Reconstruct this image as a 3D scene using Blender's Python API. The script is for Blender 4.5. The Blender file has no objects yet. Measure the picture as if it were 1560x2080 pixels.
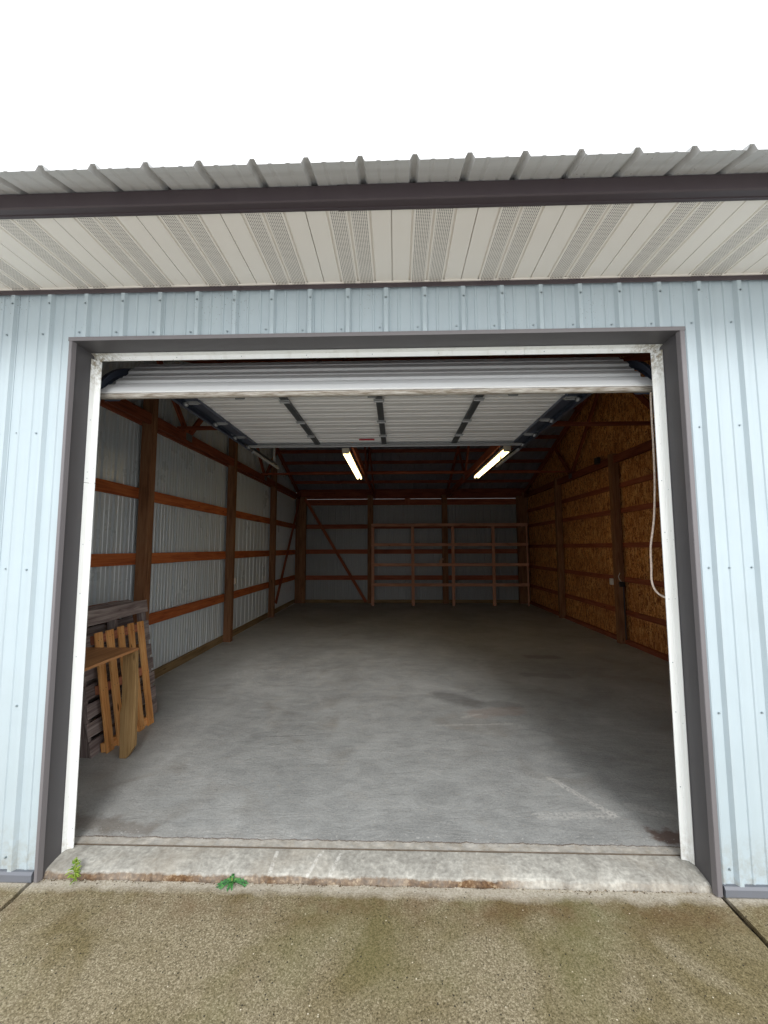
import bpy, math, random
from mathutils import Vector, Matrix
random.seed(7)
R_ = math.radians
sc = bpy.context.scene
COL = sc.collection

# ------------------------------------------------------------------ camera
cd = bpy.data.cameras.new('camera'); cam = bpy.data.objects.new('camera', cd); COL.objects.link(cam)
cd.sensor_fit = 'HORIZONTAL'; cd.sensor_width = 36.0; cd.lens = 36.0 * 840.59 / 1560
cd.clip_start = 0.05; cd.clip_end = 800
PIT, YAW, ROL = R_(4.9559), R_(1.66214), R_(0.142763)
r0 = Vector((math.cos(YAW), math.sin(YAW), 0)); f0 = Vector((-math.sin(YAW), math.cos(YAW), 0)); z0 = Vector((0, 0, 1))
fw = f0*math.cos(PIT) + z0*math.sin(PIT); up = -f0*math.sin(PIT) + z0*math.cos(PIT)
rt = r0*math.cos(ROL) - up*math.sin(ROL); up2 = r0*math.sin(ROL) + up*math.cos(ROL)
M = Matrix((rt, up2, -fw)).transposed().to_4x4(); M.translation = Vector((0.21764, -2.36761, 1.75014))
cam.matrix_world = M
sc.camera = cam

# ------------------------------------------------------------------ world, sun, exposure
SUN_EL, SUN_AZ = 30.0, 168.0       # degrees; azimuth measured clockwise from +y (behind the camera)
w = bpy.data.worlds.new("World"); sc.world = w; w.use_nodes = True
nt = w.node_tree; nt.nodes.clear()
sky = nt.nodes.new('ShaderNodeTexSky'); sky.sky_type = 'NISHITA'; sky.sun_disc = False
sky.sun_elevation = R_(SUN_EL); sky.sun_rotation = R_(SUN_AZ); sky.dust_density = 4.0; sky.air_density = 1.0
hs = nt.nodes.new('ShaderNodeHueSaturation'); hs.inputs['Saturation'].default_value = 0.22
nt.links.new(sky.outputs[0], hs.inputs['Color'])
tc = nt.nodes.new('ShaderNodeTexCoord')
no = nt.nodes.new('ShaderNodeTexNoise'); no.inputs['Scale'].default_value = 2.2; no.inputs['Detail'].default_value = 4
nt.links.new(tc.outputs['Generated'], no.inputs['Vector'])
rp = nt.nodes.new('ShaderNodeValToRGB'); rp.color_ramp.elements[0].position = .3; rp.color_ramp.elements[0].color = (12.5, 12.9, 13.4, 1)
rp.color_ramp.elements[1].position = .7; rp.color_ramp.elements[1].color = (15.5, 15.8, 16.0, 1)
nt.links.new(no.outputs['Fac'], rp.inputs[0])
mx = nt.nodes.new('ShaderNodeMix'); mx.data_type = 'RGBA'; mx.inputs[0].default_value = 0.8
nt.links.new(hs.outputs[0], mx.inputs[6]); nt.links.new(rp.outputs[0], mx.inputs[7])
bg = nt.nodes.new('ShaderNodeBackground'); bg.inputs[1].default_value = 0.1
nt.links.new(mx.outputs[2], bg.inputs[0])
wo = nt.nodes.new('ShaderNodeOutputWorld'); nt.links.new(bg.outputs[0], wo.inputs[0])
sd = bpy.data.lights.new('sun', 'SUN'); sd.energy = 1.5; sd.angle = R_(20); sd.color = (1, .98, .95)
so = bpy.data.objects.new('sun', sd); COL.objects.link(so)
dirv = Vector((math.sin(R_(SUN_AZ))*math.cos(R_(SUN_EL)), math.cos(R_(SUN_AZ))*math.cos(R_(SUN_EL)), math.sin(R_(SUN_EL))))
so.rotation_euler = dirv.to_track_quat('Z', 'Y').to_euler(); so.location = dirv*30
sc.view_settings.view_transform = 'Standard'; sc.view_settings.look = 'None'
sc.view_settings.exposure = 0.45; sc.view_settings.gamma = 1

# ------------------------------------------------------------------ node helpers
class N:
    def __init__(s, name, rough=.6, spec=.5, metal=0.0):
        s.m = bpy.data.materials.new(name); s.m.use_nodes = True; s.t = s.m.node_tree; s.t.nodes.clear()
        s.b = s.t.nodes.new('ShaderNodeBsdfPrincipled'); o = s.t.nodes.new('ShaderNodeOutputMaterial')
        s.t.links.new(s.b.outputs[0], o.inputs[0])
        s.b.inputs['Roughness'].default_value = rough; s.b.inputs['Metallic'].default_value = metal
        s.b.inputs['Specular IOR Level'].default_value = spec
    def L(s, a, b):
        if hasattr(a, 'is_output') or isinstance(a, bpy.types.NodeSocket): s.t.links.new(a, b)
        else:
            if isinstance(a, (tuple, list)) and len(a) == 3 and b.type == 'RGBA': a = (*a, 1)
            b.default_value = a
    def pos(s):
        if not hasattr(s, '_p'): s._p = s.t.nodes.new('ShaderNodeNewGeometry').outputs['Position']
        return s._p
    def uv(s):
        if not hasattr(s, '_u'):
            n = s.t.nodes.new('ShaderNodeUVMap'); n.uv_map = 'grain'; s._u = n.outputs[0]
        return s._u
    def rnd(s): return s.t.nodes.new('ShaderNodeObjectInfo').outputs['Random']
    def sep(s, v):
        n = s.t.nodes.new('ShaderNodeSeparateXYZ'); s.L(v, n.inputs[0]); return n.outputs
    def map(s, v, scale=(1, 1, 1), loc=(0, 0, 0), rot=(0, 0, 0)):
        n = s.t.nodes.new('ShaderNodeMapping'); s.L(v, n.inputs[0]); n.inputs['Scale'].default_value = scale
        n.inputs['Location'].default_value = loc; n.inputs['Rotation'].default_value = rot; return n.outputs[0]
    def noise(s, v, scale=5, det=4, rough=.55, dist=0, out='Fac'):
        n = s.t.nodes.new('ShaderNodeTexNoise'); s.L(v, n.inputs['Vector']); n.inputs['Scale'].default_value = scale
        n.inputs['Detail'].default_value = det; n.inputs['Roughness'].default_value = rough; n.inputs['Distortion'].default_value = dist
        return n.outputs[out]
    def vor(s, v, scale=5, out='Distance', feat='F1', rand=1):
        n = s.t.nodes.new('ShaderNodeTexVoronoi'); n.feature = feat; s.L(v, n.inputs['Vector']); n.inputs['Scale'].default_value = scale
        n.inputs['Randomness'].default_value = rand; return n.outputs[out]
    def ramp(s, f, stops):
        n = s.t.nodes.new('ShaderNodeValToRGB'); cr = n.color_ramp
        while len(cr.elements) < len(stops): cr.elements.new(.5)
        for e, (p, c) in zip(cr.elements, stops):
            e.position = p; e.color = (*c, 1) if isinstance(c, (tuple, list)) else (c, c, c, 1)
        s.L(f, n.inputs[0]); return n.outputs[0]
    def math(s, op, a, b=0.0, c=None, clamp=False):
        n = s.t.nodes.new('ShaderNodeMath'); n.operation = op; n.use_clamp = clamp
        s.L(a, n.inputs[0]); s.L(b, n.inputs[1])
        if c is not None: s.L(c, n.inputs[2])
        return n.outputs[0]
    def mix(s, f, a, b, mode='MIX'):
        n = s.t.nodes.new('ShaderNodeMix'); n.data_type = 'RGBA'; n.blend_type = mode
        s.L(f, n.inputs[0]); s.L(a, n.inputs[6]); s.L(b, n.inputs[7]); return n.outputs[2]
    def vadd(s, a, b):
        n = s.t.nodes.new('ShaderNodeVectorMath'); n.operation = 'ADD'; s.L(a, n.inputs[0]); s.L(b, n.inputs[1]); return n.outputs[0]
    def vsc(s, a, k):
        n = s.t.nodes.new('ShaderNodeVectorMath'); n.operation = 'SCALE'; s.L(a, n.inputs[0]); n.inputs['Scale'].default_value = k; return n.outputs[0]
    def bump(s, h, dist=.01, strength=1):
        n = s.t.nodes.new('ShaderNodeBump'); s.L(h, n.inputs['Height']); n.inputs['Distance'].default_value = dist
        n.inputs['Strength'].default_value = strength; s.t.links.new(n.outputs[0], s.b.inputs['Normal'])
    def col(s, c): s.L(c, s.b.inputs['Base Color'])
    def rough(s, c): s.L(c, s.b.inputs['Roughness'])
    def seg(s, P, a, b, wd, soft=.5):
        """mask (1 on the line a-b in the xy plane, falling to 0 at wd)"""
        x, y, _ = s.sep(P)
        dx, dy = b[0]-a[0], b[1]-a[1]; l2 = dx*dx+dy*dy
        px = s.math('SUBTRACT', x, a[0]); py = s.math('SUBTRACT', y, a[1])
        t = s.math('ADD', s.math('MULTIPLY', px, dx/l2), s.math('MULTIPLY', py, dy/l2), clamp=True)
        ex = s.math('SUBTRACT', px, s.math('MULTIPLY', t, dx)); ey = s.math('SUBTRACT', py, s.math('MULTIPLY', t, dy))
        d = s.math('SQRT', s.math('ADD', s.math('MULTIPLY', ex, ex), s.math('MULTIPLY', ey, ey)))
        return s.math('SUBTRACT', 1.0, s.math('DIVIDE', d, wd), clamp=True)

def wood(name, c0, c1, c2, rough=.75, knots=True, var=.35, gs=1.0):
    n = N(name, rough, .25); u = n.uv()
    off = n.vsc(n.t.nodes.new('ShaderNodeObjectInfo').outputs['Location'], 1.0)
    g = n.noise(n.map(u, (1.6*gs, 42*gs, 1)), 1.0, 5, .6, 1.2)
    g2 = n.noise(n.map(u, (1.0, 5, 1)), 2.0, 3, .5, .5)
    f = n.math('ADD', n.math('MULTIPLY', g, .65), n.math('MULTIPLY', g2, .45))
    c = n.ramp(f, [(.36, c0), (.52, c1), (.7, c2)])
    if knots:
        k = n.vor(n.map(u, (2.2, 9, 1)), 1.0)
        c = n.mix(n.ramp(k, [(.045, 1.0), (.1, 0.0)]), c, tuple(x*.35 for x in c0))
    rv = n.math('ADD', n.math('MULTIPLY', n.rnd(), var), 1-var*.6)
    c = n.mix(1.0, c, n.ramp(rv, [(0, (0, 0, 0)), (1, (1, 1, 1))]), 'MULTIPLY')
    n.col(c); n.bump(g, .0015, .6); return n.m

def steel(name, c, rough=.4, spec=.5, dirt=.25, metal=0.0, streak_axis='z', dirtc=(.12, .11, .1), bump=.0008):
    n = N(name, rough, spec, metal); P = n.pos()
    sc_ = (9, 9, .5) if streak_axis == 'z' else (.5, 9, 9)
    st = n.noise(n.map(P, sc_), 1.5, 5, .6)
    mo = n.noise(P, 1.7, 4, .6)
    cc = n.mix(n.ramp(st, [(.45, 0.0), (.8, .5*dirt)]), c, dirtc)
    cc = n.mix(n.ramp(mo, [(.4, 0.0), (.75, .35*dirt)]), cc, tuple(x*.7 for x in c))
    sp = n.vor(P, 26)
    cc = n.mix(n.math('MULTIPLY', n.ramp(sp, [(.06, 1.0), (.1, 0.0)]), n.ramp(n.noise(P, 2.3, 2), [(.52, 0.0), (.62, dirt*1.6)])), cc, (.08, .06, .05))
    n.col(cc); n.rough(n.math('ADD', n.math('MULTIPLY', mo, .25), rough-.1)); n.bump(n.noise(P, 3.5, 2), bump*6, .5)
    return n.m

MT = {}
n = N('light_blue_steel', .36, .5); P = n.pos(); x, y, z = n.sep(P)
st = n.noise(n.map(P, (11, 11, .35)), 1.5, 5, .6); mo = n.noise(P, 1.3, 5, .6)
cc = n.mix(n.ramp(st, [(.48, 0.0), (.75, .22)]), (.42, .50, .545), (.30, .355, .385))
cc = n.mix(n.ramp(mo, [(.45, 0.0), (.75, .25)]), cc, (.36, .41, .42))
low = n.ramp(z, [(0.0, 1.0), (.28, 0.0)])
cc = n.mix(n.math('MULTIPLY', low, n.ramp(n.noise(P, 14, 6, .75), [(.42, 0.0), (.62, .55)])), cc, (.26, .23, .17))
sp = n.vor(P, 60); spn = n.ramp(n.noise(P, 3.0, 3), [(.50, 0.0), (.60, 1.0)])
hi = n.ramp(n.math('DIVIDE', z, 4.0), [(.74, 0.08), (.80, .9)])
cc = n.mix(n.math('MULTIPLY', n.math('MULTIPLY', n.ramp(sp, [(.10, 1.0), (.16, 0.0)]), spn), hi), cc, (.07, .055, .04))
cc = n.mix(n.math('MULTIPLY', n.ramp(n.noise(P, 38, 5, .8), [(.64, 0.0), (.70, .6)]), n.math('MULTIPLY', spn, hi)), cc, (.16, .14, .11))
n.col(cc); n.rough(n.math('ADD', n.math('MULTIPLY', mo, .3), .26)); n.bump(n.noise(n.map(P, (1.6, 1, 1)), 2.4, 2), .022, .6); MT['blue'] = n.m
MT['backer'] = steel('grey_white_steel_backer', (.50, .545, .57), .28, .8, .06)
MT['roofin'] = steel('roof_underside_shaded_steel', (.20, .20, .235), .5, .4, .3, streak_axis='x')  # underside inside the barn, colour darkened to stand for interior shade
MT['overhang'] = steel('roof_underside_lit_steel', (.66, .66, .66), .45, .5, .45, streak_axis='x')  # same underside beyond the wall, colour lightened as lit by daylight
MT['backsteel'] = steel('back_wall_shaded_steel', (.27, .28, .285), .4, .6, .15)  # darker copy of the backer: shade at the far end put into colour
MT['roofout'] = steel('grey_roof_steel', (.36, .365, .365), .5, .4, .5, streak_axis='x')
MT['brown'] = steel('taupe_trim_steel', (.083, .080, .086), .42, .45, .12, dirtc=(.2, .18, .17))
MT['brown2'] = steel('dark_fascia_steel', (.060, .046, .052), .45, .4, .15, dirtc=(.12, .1, .09))
MT['brownedge'] = steel('faded_taupe_trim', (.165, .155, .163), .45, .45, .15)
MT['greytrim'] = steel('grey_base_trim', (.14, .15, .175), .42, .5, .4)
n = N('white_jamb_paint', .5, .35); P = n.pos(); x, y, z = n.sep(P)
st = n.noise(n.map(P, (14, 14, .6)), 1.5, 5, .6)
cc = n.mix(n.ramp(st, [(.5, 0.0), (.78, .3)]), (.86, .885, .88), (.45, .42, .36))
dx = n.math('SUBTRACT', n.math('ABSOLUTE', n.math('SUBTRACT', x, .0675)), 1.77); dz = n.math('SUBTRACT', z, 2.95)
d = n.math('SQRT', n.math('ADD', n.math('MULTIPLY', dx, dx), n.math('MULTIPLY', dz, dz)))
dn = n.noise(P, 32, 6, .8)
cc = n.mix(n.math('MULTIPLY', n.ramp(d, [(.02, 1.0), (.22, 0.0)]), n.ramp(dn, [(.44, 0.0), (.58, .85)])), cc, (.22, .17, .09))
sp = n.vor(P, 48); cc = n.mix(n.math('MULTIPLY', n.ramp(sp, [(.07, 1.0), (.12, 0.0)]), n.ramp(n.noise(P, 4, 3), [(.48, 0.0), (.6, .8)])), cc, (.10, .08, .06))
low = n.ramp(z, [(0.0, 1.0), (.2, 0.0)]); cc = n.mix(n.math('MULTIPLY', low, n.ramp(dn, [(.4, 0.0), (.62, .5)])), cc, (.35, .30, .22))
n.col(cc); n.bump(n.noise(P, 9, 3), .003, .5); MT['white'] = n.m
MT['doorw'] = steel('white_door_steel', (.80, .82, .83), .4, .5, .14, streak_axis='x', dirtc=(.25, .22, .18))
MT['doorin'] = steel('door_inner_face_steel', (.88, .87, .86), .45, .4, .10, streak_axis='x', dirtc=(.3, .22, .2))
MT['galv'] = steel('galvanised_steel', (.42, .43, .44), .45, .5, .3, metal=.2)
MT['galvd'] = steel('dark_galvanised_steel', (.11, .12, .125), .5, .5, .3, metal=.4)
MT['track'] = steel('track_steel', (.10, .12, .17), .4, .5, .3, metal=.5)
MT['girt'] = wood('red_orange_girt_lumber', (.19, .042, .014), (.40, .105, .030), (.53, .17, .055))
MT['girtb'] = wood('reddish_frame_lumber', (.15, .035, .015), (.28, .075, .035), (.37, .12, .06))
MT['post'] = wood('brown_treated_post', (.09, .036, .016), (.20, .088, .040), (.28, .145, .072))
MT['truss'] = wood('dark_red_truss_lumber', (.10, .02, .010), (.21, .05, .022), (.29, .085, .04))
MT['shelf'] = wood('shelf_lumber', (.28, .12, .07), (.48, .235, .15), (.60, .33, .22), var=.2)
MT['greyw'] = wood('weathered_grey_wood', (.07, .048, .044), (.20, .155, .145), (.36, .31, .285), .85)
MT['orangew'] = wood('new_orange_pallet_wood', (.33, .12, .03), (.64, .29, .095), (.80, .46, .19), .7, var=.32)
MT['redw'] = wood('red_brown_pallet_wood', (.16, .05, .03), (.30, .11, .06), (.40, .17, .10), .75)
MT['legw'] = wood('olive_treated_plank', (.10, .055, .02), (.27, .165, .068), (.40, .26, .12), .75, var=.1)
MT['ply'] = wood('orange_plywood', (.28, .12, .045), (.45, .21, .085), (.55, .28, .12), .6, knots=False, var=.1, gs=.6)
MT['sill'] = wood('treated_splash_board', (.14, .085, .035), (.24, .16, .075), (.33, .23, .12), .8)

n = N('osb_flakes', .65, .3); P = n.pos()
dist = n.vadd(P, n.vsc(n.noise(P, 14, 2, out='Color'), .05))
f1 = n.vor(n.map(dist, (1, 1, .22)), 36, 'Color'); f2 = n.vor(n.map(dist, (1, .9, .45), loc=(3, 1, 2)), 36, 'Color')
mask = n.ramp(n.noise(P, 30, 2), [(.46, 0.0), (.54, 1.0)])
c = n.mix(mask, f1, f2)
v = n.sep(c)[0]
cc = n.ramp(v, [(0.0, (.09, .025, .007)), (.3, (.40, .145, .038)), (.65, (.66, .29, .085)), (1.0, (.86, .50, .20))])
cc = n.mix(n.ramp(n.noise(P, 1.2, 3), [(.35, 0.0), (.7, .45)]), cc, (.26, .09, .03))
n.col(cc); n.bump(v, .002, .5); MT['osb'] = n.m
n = N('osb_ink', .8, .1); n.col((.06, .02, .012)); MT['ink'] = n.m

# soffit: cream steel with perforated strips
n = N('cream_soffit', .5, .35); P = n.pos(); x, y, z = n.sep(P)
cell = 0.4068; joint = 0.203
ph = n.math('DIVIDE', n.math('MODULO', n.math('ADD', n.math('SUBTRACT', x, joint), cell*40), cell), cell)   # 0..1 in a panel
t = n.math('MODULO', n.math('MULTIPLY', ph, 4.0), 1.0)
vent = n.math('MULTIPLY', n.math('GREATER_THAN', ph, .25), n.math('LESS_THAN', ph, .75))
inn = n.math('MULTIPLY', n.math('GREATER_THAN', t, .13), n.math('LESS_THAN', t, .87))
K = 2*math.pi/.0125
hx = n.math('SINE', n.math('MULTIPLY', n.math('ADD', x, y), K*.7071)); hy = n.math('SINE', n.math('MULTIPLY', n.math('SUBTRACT', x, y), K*.7071))
hole = n.math('GREATER_THAN', n.math('MULTIPLY', hx, hy), .25)
hole = n.math('MULTIPLY', n.math('MULTIPLY', hole, vent), inn)
base = n.mix(n.ramp(n.noise(P, 2.5, 4), [(.35, 0.0), (.75, .4)]), (.88, .84, .785), (.82, .775, .715))
n.col(n.mix(hole, base, (.10, .085, .075))); MT['soffit'] = n.m

# garage floor
n = N('garage_concrete', .55, .45); P = n.pos(); x, y, z = n.sep(P)
big = n.noise(P, .9, 5, .6, .6); mid = n.noise(P, 5, 6, .65, .4); fine = n.noise(P, 60, 4, .6)
sw = n.noise(n.map(P, (1.2, 3.2, 1), rot=(0, 0, .25)), 2.0, 6, .7, 1.5)
f = n.math('ADD', n.math('ADD', n.math('MULTIPLY', big, .4), n.math('MULTIPLY', sw, .25)), n.math('MULTIPLY', n.math('ADD', mid, fine), .24))
c = n.ramp(f, [(.38, (.20, .206, .204)), (.53, (.315, .323, .318)), (.70, (.47, .48, .47))])
c = n.mix(n.ramp(n.noise(P, 1.6, 3, .5, 1), [(.55, 0.0), (.75, .35)]), c, (.20, .165, .12))
wv = n.ramp(n.noise(n.map(P, (1.0, 5.0, 1), rot=(0, 0, -.3)), 3.5, 8, .75, 2.5), [(.57, 0.0), (.66, .55)])
c = n.mix(n.math('MULTIPLY', wv, .45), c, (.48, .47, .45))
dk = n.ramp(n.noise(n.map(P, (1.5, 7.0, 1), rot=(0, 0, .2)), 3.0, 8, .8, 2.0), [(.60, 0.0), (.70, .45)])
c = n.mix(dk, c, (.09, .085, .08))
for (sc_, rt_, lo_, colr_, am_) in (((1, 4.5, 1), .35, .010, (.62, .61, .59), .5), ((1.2, 5, 1), -.5, .008, (.10, .10, .095), .55), ((3, 1, 1), .9, .009, (.13, .125, .12), .4)):
    rr = n.noise(n.map(P, sc_, rot=(0, 0, rt_)), 4.0, 7, .68, 1.6)
    ln = n.ramp(n.math('ABSOLUTE', n.math('SUBTRACT', rr, .5)), [(0.0, 1.0), (lo_, 0.0)])
    c = n.mix(n.math('MULTIPLY', ln, n.ramp(n.noise(P, 1.9, 4), [(.46, 0.0), (.6, am_)])), c, colr_)
gr = n.noise(P, 110, 3, .7); c = n.mix(n.ramp(gr, [(.56, 0.0), (.7, .55)]), c, (.12, .115, .11))
gr2 = n.noise(P, 90, 3, .7); c = n.mix(n.ramp(gr2, [(.28, .4), (.42, 0.0)]), c, (.55, .55, .53))
pn = n.vadd(P, n.vsc(n.noise(P, 7, 4, .65, out='Color'), .22)); pn = n.vadd(pn, (-.11, -.11, 0))
rag = n.noise(P, 55, 4, .7)
def stain(cc, a, b, wd, colr, amt, lo=.1, hi=.6, ragm=None, src=None):
    m = n.ramp(n.seg(src or pn, a, b, wd), [(lo, 0.0), (hi, amt)])
    if ragm is not None: m = n.math('MULTIPLY', m, n.ramp(ragm, [(.42, 0.0), (.55, 1.0)]))
    return n.mix(m, cc, colr)
STAINS = [((.75, 2.75), (1.05, 2.5), .2, (.12, .115, .11), .5), ((1.05, 2.5), (1.5, 2.45), .16, (.13, .125, .12), .4), ((1.05, 2.2), (1.5, 2.3), .16, (.30, .19, .14), .3),
          ((2.35, 4.55), (2.75, 4.5), .16, (.11, .105, .10), .5), ((2.0, 3.6), (2.5, 3.5), .14, (.12, .115, .11), .35),
          ((-1.9, .42), (-1.35, .33), .10, (.15, .12, .09), .5), ((1.80, .36), (1.95, .33), .08, (.13, .075, .055), .8)]
for a, b, wd, cl, am in STAINS: c = stain(c, a, b, wd, cl, am)
p2 = n.vadd(P, n.vsc(n.noise(P, 16, 3, out='Color'), .03)); p2 = n.vadd(p2, (-.015, -.015, 0))
MARKS = [((1.38, .98), (1.63, .55), .035, .7), ((1.15, .53), (1.63, .55), .05, .55), ((.55, 1.9), (1.35, 1.96), .02, .45),
         ((-1.0, 1.62), (-.62, 1.66), .012, -.5), ((1.8, .65), (2.0, .55), .05, .4), ((.9, 2.1), (1.1, 2.2), .03, .4)]
for a, b, wd, am in MARKS: c = stain(c, a, b, wd, (.62, .61, .58) if am > 0 else (.05, .05, .05), abs(am), .05, .5, rag, p2)
# ragged crack along the edge of the slab and the groove in front of it
yy = n.math('SUBTRACT', y, n.math('MULTIPLY', n.math('SUBTRACT', n.noise(n.map(P, (1, 0, 0)), 9, 8, .75), .5), .08))
dcr = n.math('ABSOLUTE', n.math('SUBTRACT', yy, .268))
c = n.mix(n.math('MULTIPLY', n.ramp(dcr, [(.003, .9), (.0065, 0.0)]), n.ramp(n.noise(n.map(P, (1, 0, 0)), 3, 3), [(.35, .35), (.55, 1.0)])), c, (.10, .055, .03))
c = n.mix(n.math('MULTIPLY', n.ramp(n.math('SUBTRACT', .268, yy), [(0.0, 0.0), (.004, 1.0)]), n.ramp(n.noise(P, 20, 5, .7), [(.3, .3), (.6, .9)])), c, n.ramp(n.noise(P, 13, 5, .7), [(.35, (.36, .32, .26)), (.62, (.62, .59, .53))]))
wsp = n.math('MULTIPLY', n.ramp(n.math('ABSOLUTE', n.math('SUBTRACT', y, .31)), [(.0, 1.0), (.06, 0.0)]), n.ramp(n.noise(P, 34, 5, .7), [(.58, 0.0), (.66, .9)]))
c = n.mix(wsp, c, (.62, .61, .59))
n.col(c); n.rough(n.ramp(mid, [(.3, .5), (.7, .75)])); n.bump(n.math('ADD', n.math('ADD', n.math('MULTIPLY', sw, 1.0), n.math('MULTIPLY', mid, .6)), n.math('MULTIPLY', fine, .3)), .007, .8)
MT['floor'] = n.m

n = N('sill_concrete', .8, .3); P = n.pos(); x, y, z = n.sep(P)
f = n.math('ADD', n.math('MULTIPLY', n.noise(P, 6, 6, .7, .5), .6), n.math('MULTIPLY', n.noise(P, 45, 4, .6), .4))
c = n.ramp(f, [(.36, (.25, .24, .215)), (.5, (.38, .37, .335)), (.64, (.58, .57, .52))])
c = n.mix(n.ramp(n.noise(P, 2.2, 4, .6), [(.5, 0.0), (.70, .45)]), c, (.40, .35, .28))
nz = n.noise(P, 30, 6, .75)
zz = n.math('ADD', z, n.math('MULTIPLY', n.math('SUBTRACT', nz, .5), .02))
fr = n.ramp(n.math('MULTIPLY', zz, -10), [(.20, 0.0), (.27, 1.0)])
xr_ = n.ramp(x, [(.75, 1.0), (1.0, .25)])
fr = n.math('MULTIPLY', fr, xr_)
fr = n.math('MULTIPLY', fr, n.ramp(n.noise(n.map(P, (1, 0, 0)), 2.5, 5, .6), [(.28, .3), (.6, 1.0)]))
br = n.ramp(n.noise(P, 40, 5, .7), [(.35, (.05, .024, .012)), (.55, (.15, .085, .04)), (.72, (.42, .33, .22))])
c = n.mix(fr, c, br)
gy = n.math('ABSOLUTE', n.math('SUBTRACT', y, n.math('ADD', .203, n.math('MULTIPLY', n.noise(n.map(P, (1, 0, 0)), 4, 3), .004))))
c = n.mix(n.ramp(gy, [(.005, .85), (.012, 0.0)]), c, (.09, .06, .035))
for a, b in (((.42-.9, .04), (.30-.9+.12, .17)), ((-.27, .03), (-.22, .18)), ((-.15, .03), (-.11, .16))):
    c = stain(c, a, b, .014, (.75, .74, .70), .6, .05, .5, n.noise(P, 55, 4, .7), P)
n.col(c); n.bump(f, .008, .9); MT['sillc'] = n.m

n = N('apron_concrete', .9, .25); P = n.pos(); x, y, z = n.sep(P)
big = n.noise(P, 1.8, 5, .6, .8); mid = n.noise(P, 9, 5, .6)
g1 = n.noise(P, 230, 3, .75); g2 = n.noise(P, 105, 5, .75)
f = n.math('ADD', n.math('MULTIPLY', g1, .5), n.math('MULTIPLY', g2, .5))
c = n.ramp(f, [(.36, (.038, .028, .014)), (.47, (.195, .162, .100)), (.55, (.34, .292, .192)), (.66, (.66, .60, .47))])
c = n.mix(n.ramp(big, [(.43, 0.0), (.62, .75)]), c, n.ramp(f, [(.38, (.04, .030, .011)), (.62, (.25, .20, .085))]))
c = n.mix(n.ramp(n.noise(P, 1.3, 4, .6), [(.5, 0.0), (.72, .4)]), c, (.14, .15, .045))
rb = n.math('MULTIPLY', n.ramp(n.math('ABSOLUTE', n.math('ADD', y, .13)), [(0.0, .5), (.16, 0.0)]), n.ramp(n.noise(P, 4, 5, .65), [(.42, 0.0), (.62, 1.0)]))
c = n.mix(rb, c, (.13, .066, .026))
ye = n.math('ADD', y, n.math('MULTIPLY', n.math('SUBTRACT', n.noise(P, 7, 5, .6), .5), .12))
c = n.mix(n.ramp(n.math('ADD', ye, .5), [(.42, 0.0), (.475, .85)]), c, n.ramp(g2, [(.35, (.36, .32, .25)), (.65, (.64, .60, .52))]))
sp = n.vor(P, 75, 'Distance'); spk = n.sep(n.vor(P, 75, 'Color'))[0]
c = n.mix(n.math('MULTIPLY', n.ramp(sp, [(.14, 1.0), (.26, 0.0)]), n.math('GREATER_THAN', spk, .985)), c, (.78, .72, .58))
c = n.mix(n.math('MULTIPLY', n.ramp(sp, [(.2, 1.0), (.34, 0.0)]), n.math('LESS_THAN', spk, .05)), c, (.03, .025, .02))
n.col(c); n.bump(f, .0025, .8); MT['apron'] = n.m
n = N('joint_dirt', .95, .1); n.col(n.ramp(n.noise(n.pos(), 40, 4), [(.4, (.015, .012, .008)), (.65, (.07, .055, .035))])); MT['joint'] = n.m
n = N('pale_bounce_ground', .95, .1); n.col(n.ramp(n.noise(n.pos(), 30, 6, .7), [(.35, (.50, .495, .48)), (.65, (.70, .69, .67))])); MT['ground'] = n.m  # unseen ground, made pale to bounce light up to the soffit
n = N('leaf_yellow_green', .5, .4); n.col(n.ramp(n.noise(n.pos(), 50, 2), [(.35, (.13, .27, .03)), (.65, (.33, .42, .06))])); MT['leafy'] = n.m
n = N('leaf_green', .5, .4); n.col(n.ramp(n.noise(n.pos(), 60, 3), [(.35, (.02, .09, .025)), (.55, (.05, .2, .05)), (.7, (.16, .34, .08))])); MT['leafg'] = n.m
n = N('stem_green', .6, .3); n.col((.25, .3, .08)); MT['stem'] = n.m
n = N('plastic_white', .45, .4); n.col((.7, .66, .6)); MT['pwhite'] = n.m
n = N('plastic_dark', .5, .4); n.col((.02, .02, .022)); MT['pdark'] = n.m
n = N('rope_beige', .8, .2); n.col(n.ramp(n.noise(n.pos(), 90, 3), [(.35, (.55, .46, .38)), (.65, (.78, .68, .6))])); MT['rope'] = n.m
n = N('cardboard', .8, .2); n.col((.42, .27, .19)); MT['card'] = n.m
n = N('red_sticker', .5, .4); n.col((.62, .015, .03)); MT['red'] = n.m
n = N('fixture_white', .4, .5); n.col((.72, .66, .54)); MT['fix'] = n.m
n = N('fluorescent_glow', .4, .5); n.col((.9, .85, .75)); n.b.inputs['Emission Color'].default_value = (1, .74, .34, 1); n.b.inputs['Emission Strength'].default_value = 5.0; MT['tube'] = n.m
n = N('rubber_seal', .85, .2); P = n.pos()
n.col(n.ramp(n.noise(n.map(P, (1.5, 14, 14)), 6, 5, .7), [(.35, (.16, .13, .095)), (.5, (.34, .31, .27)), (.68, (.52, .50, .46))])); MT['seal'] = n.m
n = N('screw_head', .35, .6, .6); n.col((.33, .39, .42)); MT['screw'] = n.m

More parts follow.
